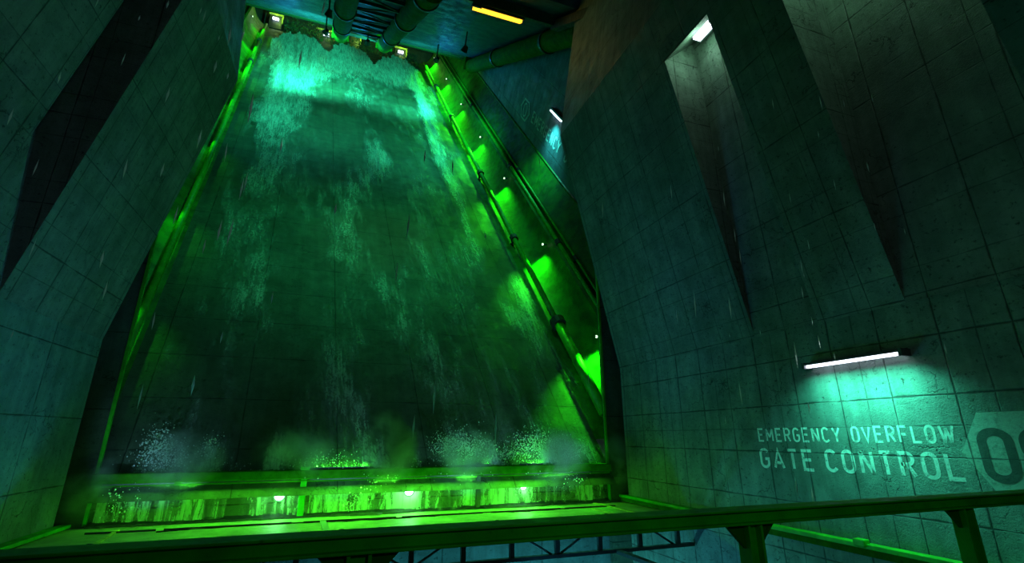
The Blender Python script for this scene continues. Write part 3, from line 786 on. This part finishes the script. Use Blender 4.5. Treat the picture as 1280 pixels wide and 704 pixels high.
# ------------------------------------------------------------------ LIGHTS
def point(loc, col, w, r=.1, name='point_source'):  # serves the lamps and the bare added fill lights
    l = bpy.data.lights.new(name, 'POINT'); l.energy = w; l.color = col; l.shadow_soft_size = r
    o = bpy.data.objects.new(name, l); COL.objects.link(o); o.location = Vector(loc) + V(0, 0, ZC); return o
def spot(loc, to, col, w, ang=100, blend=1, r=.15):  # used for lamp beams and for added floods and fills
    l = bpy.data.lights.new('spot_source', 'SPOT'); l.energy = w; l.color = col; l.spot_size = radians(ang); l.spot_blend = blend; l.shadow_soft_size = r
    o = bpy.data.objects.new('spot_source', l); COL.objects.link(o); o.location = Vector(loc) + V(0, 0, ZC)
    o.rotation_euler = (Vector(to)-Vector(loc)).to_track_quat('-Z', 'Y').to_euler(); return o
def area(loc, to, col, w, sx, sy, spread=180, up='Y'):  # used for the wall tube and the added strips
    l = bpy.data.lights.new('area_source', 'AREA'); l.shape = 'RECTANGLE'; l.size = sx; l.size_y = sy; l.energy = w; l.color = col; l.spread = radians(spread)
    o = bpy.data.objects.new('area_source', l); COL.objects.link(o); o.location = Vector(loc) + V(0, 0, ZC)
    o.rotation_euler = (Vector(to)-Vector(loc)).to_track_quat('-Z', up).to_euler(); return o

GREEN = (.03, 1, .01); TEAL = (.04, 1.0, .55); SEA = (.04, 1.0, .35); BLUE = (.05, .42, 1.0)
for k in KL:
    p = CP(12.75, 1.75, k-.1); spot(p, CP(12.35, .35, k-2.0), GREEN, 1500 if k > 10 else 2600, 84, 1, .08)
for k in (57, 49, 41.3, 32.5, 24.2, 14.8, 7.0):
    p = CP(-8.0, 1.9, k-.1); spot(p, CP(-7.6, .1, k-1.3), GREEN, 420 if k > 35 else 130, 90, 1, .08)
for x in LX:
    point((x, 19.05, -2.02), (.15, 1, .18), 30, .1)
SP = {-6.5: 'short dim one at the far left end', -4.4: 'in front of the left round lamp', -.6: 'between the green post and the middle round lamp', 2.5: 'between the middle round lamp and the dark post', 5.65: 'in front of the right round lamp', 8.6: 'short dim one at the far right end', -6.3: 'short dim one at the far left end'}
for x0, x1, w in ((-6.5, -4.6, 5), (-4.4, -.95, 34), (-.6, 2.3, 52), (2.5, 5.35, 52), (5.65, 8.4, 46), (8.6, 11, 10)):  # strips added under the sill to light wall and apron green
    t = thing('added_strip_light', ((x0+x1)/2, 19.2, -1.45), 'added slim strip light under the sill, ' + SP[x0], 'lamp', 'added strip lights under the sill')
    MB().box((x0, 19.16, -1.46), (x1, 19.22, -1.42)).build('housing', M['housing'], t)
    area(((x0+x1)/2, 19.05, -1.48), ((x0+x1)/2, 18.2, -2.65), (.09, 1, .02), w*1.3, x1-x0, .05)
for x0, x1, w in ((-6.3, -4.6, 8), (-4.4, -.95, 22), (-.6, 2.3, 34), (2.5, 5.35, 32), (5.65, 8.4, 30), (8.6, 10.8, 8)):  # strips added on the apron to light the sill wall from below
    t = thing('added_strip_light', ((x0+x1)/2, 18.2, -2.65), 'added slim strip light lying on the apron, ' + SP[x0], 'lamp', 'added strip lights on the apron')
    MB().box((x0, 18.18, -2.65), (x1, 18.22, -2.6)).build('housing', M['housing'], t)
    area(((x0+x1)/2, 18.23, -2.6), ((x0+x1)/2, 19.5, -2.1), (.09, 1, .02), w, x1-x0, .05)
for x0, x1, w, lb in ((-1.0, 1.3, 26, 'above the green post'), (4.6, 5.9, 12, 'above the dark post'), (7.2, 8.2, 14, 'above the right round lamp')):  # strips added on the sill for the green glow at the chute foot
    t = thing('added_strip_light', ((x0+x1)/2, 19.45, -1.12), 'added slim strip light on top of the sill, ' + lb, 'lamp', 'added strip lights on top of the sill')
    MB().box((x0, 19.28, -1.12), (x1, 19.36, -1.06)).build('housing', M['housing'], t)
    area(((x0+x1)/2, 19.38, -1.04), ((x0+x1)/2, 20.6, .4), (.08, 1, .05), w, x1-x0, .05)
# teal floods added under the ceiling to light the water
for a, bb, ts, tk, w, an, lc in ((-15.4, 8, -3.3, 46, 9000, 144, TEAL), (-11.8, 8, 2.5, 46, 2000, 144, TEAL), (-5.4, 8, 7.5, 45, 6600, 138, TEAL),
        (-15.2, 17, -3, 32, 2800, 120, TEAL), (-5, 17, 7.5, 32, 4000, 126, TEAL), (-15, 31, -2, 15, 2600, 84, SEA), (-8, 31, 6, 15, 2800, 84, SEA)):
    b = CE(a, bb, 1.5)
    t = thing('added_flood_lamp', tuple(b), 'added dark hanging flood lamp, ' + ('above the left stream' if a < -14 else 'beside the paired pipes' if a < -11 else 'above the right stream' if a > -7.5 and bb < 30 else 'right of the middle') + (', nearest the lip' if bb < 10 else ', second from the lip' if bb < 20 else ', nearest the viewer'), 'lamp')
    MB().cyl(b - NC*1.4, b - NC*.2, .06, 8).build('hanger', M['steel'], t)
    d = (CP(ts, 0, tk) - b).normalized()
    MB().cyl(b - d*.35, b + d*.1, .16, 14, .28).build('housing', M['steel'], t)
    spot(b + d*.25, CP(ts, 0, tk), lc, w, an, 1, .2)
# right wall tube: light falls below the housing
area((11.35, 8.36, 1.66), (12.0, 8.36, -.1), (.08, 1.0, .62), 96, 2.3, .1, 125)
point((10.45, 10.2, 12.9), (.42, 1.0, .58), 42, .15)
point((10.4, 5.4, 12.6), (.36, 1.0, .52), 80, .25)
# amber lamp
spot(CE(-5.8, 27.4, 1.1), (9.6, 15, 17), (1, .72, .02), 95, 120, 1, .4)
spot(CE(-6.2, 27.4, 1.1), CP(3, 0, 16), (1, .35, .03), 180, 34, 1, .4)
# far wall lamp
spot(WP(25.7, 3.2, .8), WP(26.2, .6, 0), (.08, 1, .85), 1100, 100, 1, .2)
# bare blue fill lights added to wash the buttress ends and walls
spot((1.5, 15.6, -2.3), (10.4, 17.5, 6), (.06, .38, 1.0), 560, 80, 1, .5)
spot((3.0, 15.6, -2.3), (-6.6, 17, 5), (.06, .45, 1.0), 230, 80, 1, .5)
spot((-1, 13, -5.5), (-7.4, 12, .6), (.06, .62, .95), 620, 130, 1, .5)
spot((5, 14, -5.5), (12, 14, -1), (.05, .5, 1.0), 260, 120, 1, .5)
# bare blue lights added to tint the ceiling near its far edge
for a in (-19, -12, -4): spot(CE(a, 4.2, 2.5), CE(a, 9, 0), (.02, .30, .9), 300, 150, 1, .6)
# bare lights added in front of the booths to bring out their frames
for x, z in ((-12.3, 50.9), (-6.2, 50.4), (-2.6, 50.7), (3.4, 50.6)): point((x+.2, 54.6, z+.2), (.5, 1, .12), 75, .1)
# unseen fill lamp added behind the viewer to light rail and raindrops
t = thing('added_fill_lamp', (1.5, -2.2, -1.6), 'added unseen fill lamp on a stand at the back of the viewing deck', 'lamp')
MB().cyl((1.5, -2.2, -1.6), (1.5, -2.2, 1.3), .03, 8).build('stand', M['steel'], t); MB().box((1.3, -2.35, 1.3), (1.7, -2.2, 1.6)).build('housing', M['housing'], t)
spot((1.4, -2.1, 1.45), (-2.4, 5.5, 3.2), (.8, .9, 1), 130, 62, 1, .1)
spot((1.6, -2.1, 1.45), (7.2, 5.5, 3.2), (.8, .9, 1), 110, 60, 1, .1)
spot((1.5, -2.1, 1.45), (3.5, 3, -.5), (.25, 1, .28), 55, 120, 1, .15)
# cyan floods added on the apron edge to brighten the spray
for x, w in ((-5.2, 170), (.5, 90), (5.0, 190), (8.8, 220)):
    t = thing('added_spray_flood', (x, 15.45, -2.65), 'small added flood lamp on the apron edge, ' + {-5.2: 'leftmost of four', .5: 'second from the left of four', 5.0: 'third from the left of four', 8.8: 'rightmost of four'}[x], 'lamp', 'added flood lamps along the apron edge')
    MB().cyl((x, 15.4, -2.64), (x, 15.5, -2.5), .08, 12, .1).build('housing', M['steel'], t)
    spot((x, 15.55, -2.47), (x, 19.3, -.45), (.30, .80, 1.0), w*2.6, 54, 1, .08)
# bare fill lights added in the pit
for x in (2, 6.5, 10): point((x, 17.5, -6.2), (.10, .9, .9), 150, .2)
# dim overcast night sky
W = bpy.data.worlds.new('night'); S.world = W; W.use_nodes = True
bgn = W.node_tree.nodes['Background']; bgn.inputs[0].default_value = (.23, .48, .36, 1); bgn.inputs[1].default_value = .022

# ------------------------------------------------------------------ camera
cam = bpy.data.cameras.new('camera'); cam.sensor_width = 36; cam.lens = 36*600/1280; cam.clip_end = 300; cam.clip_start = .05
co = bpy.data.objects.new('camera', cam); COL.objects.link(co); co.location = (0, 0, ZC)
co.rotation_euler = (radians(90+17.831), 0, radians(-19.565)); S.camera = co
S.view_settings.view_transform = 'Standard'; S.view_settings.look = 'None'; S.view_settings.gamma = 1; S.view_settings.use_curve_mapping = False
S.view_settings.exposure = 0
for o in bpy.data.objects:
    if '_o' in o: del o['_o']
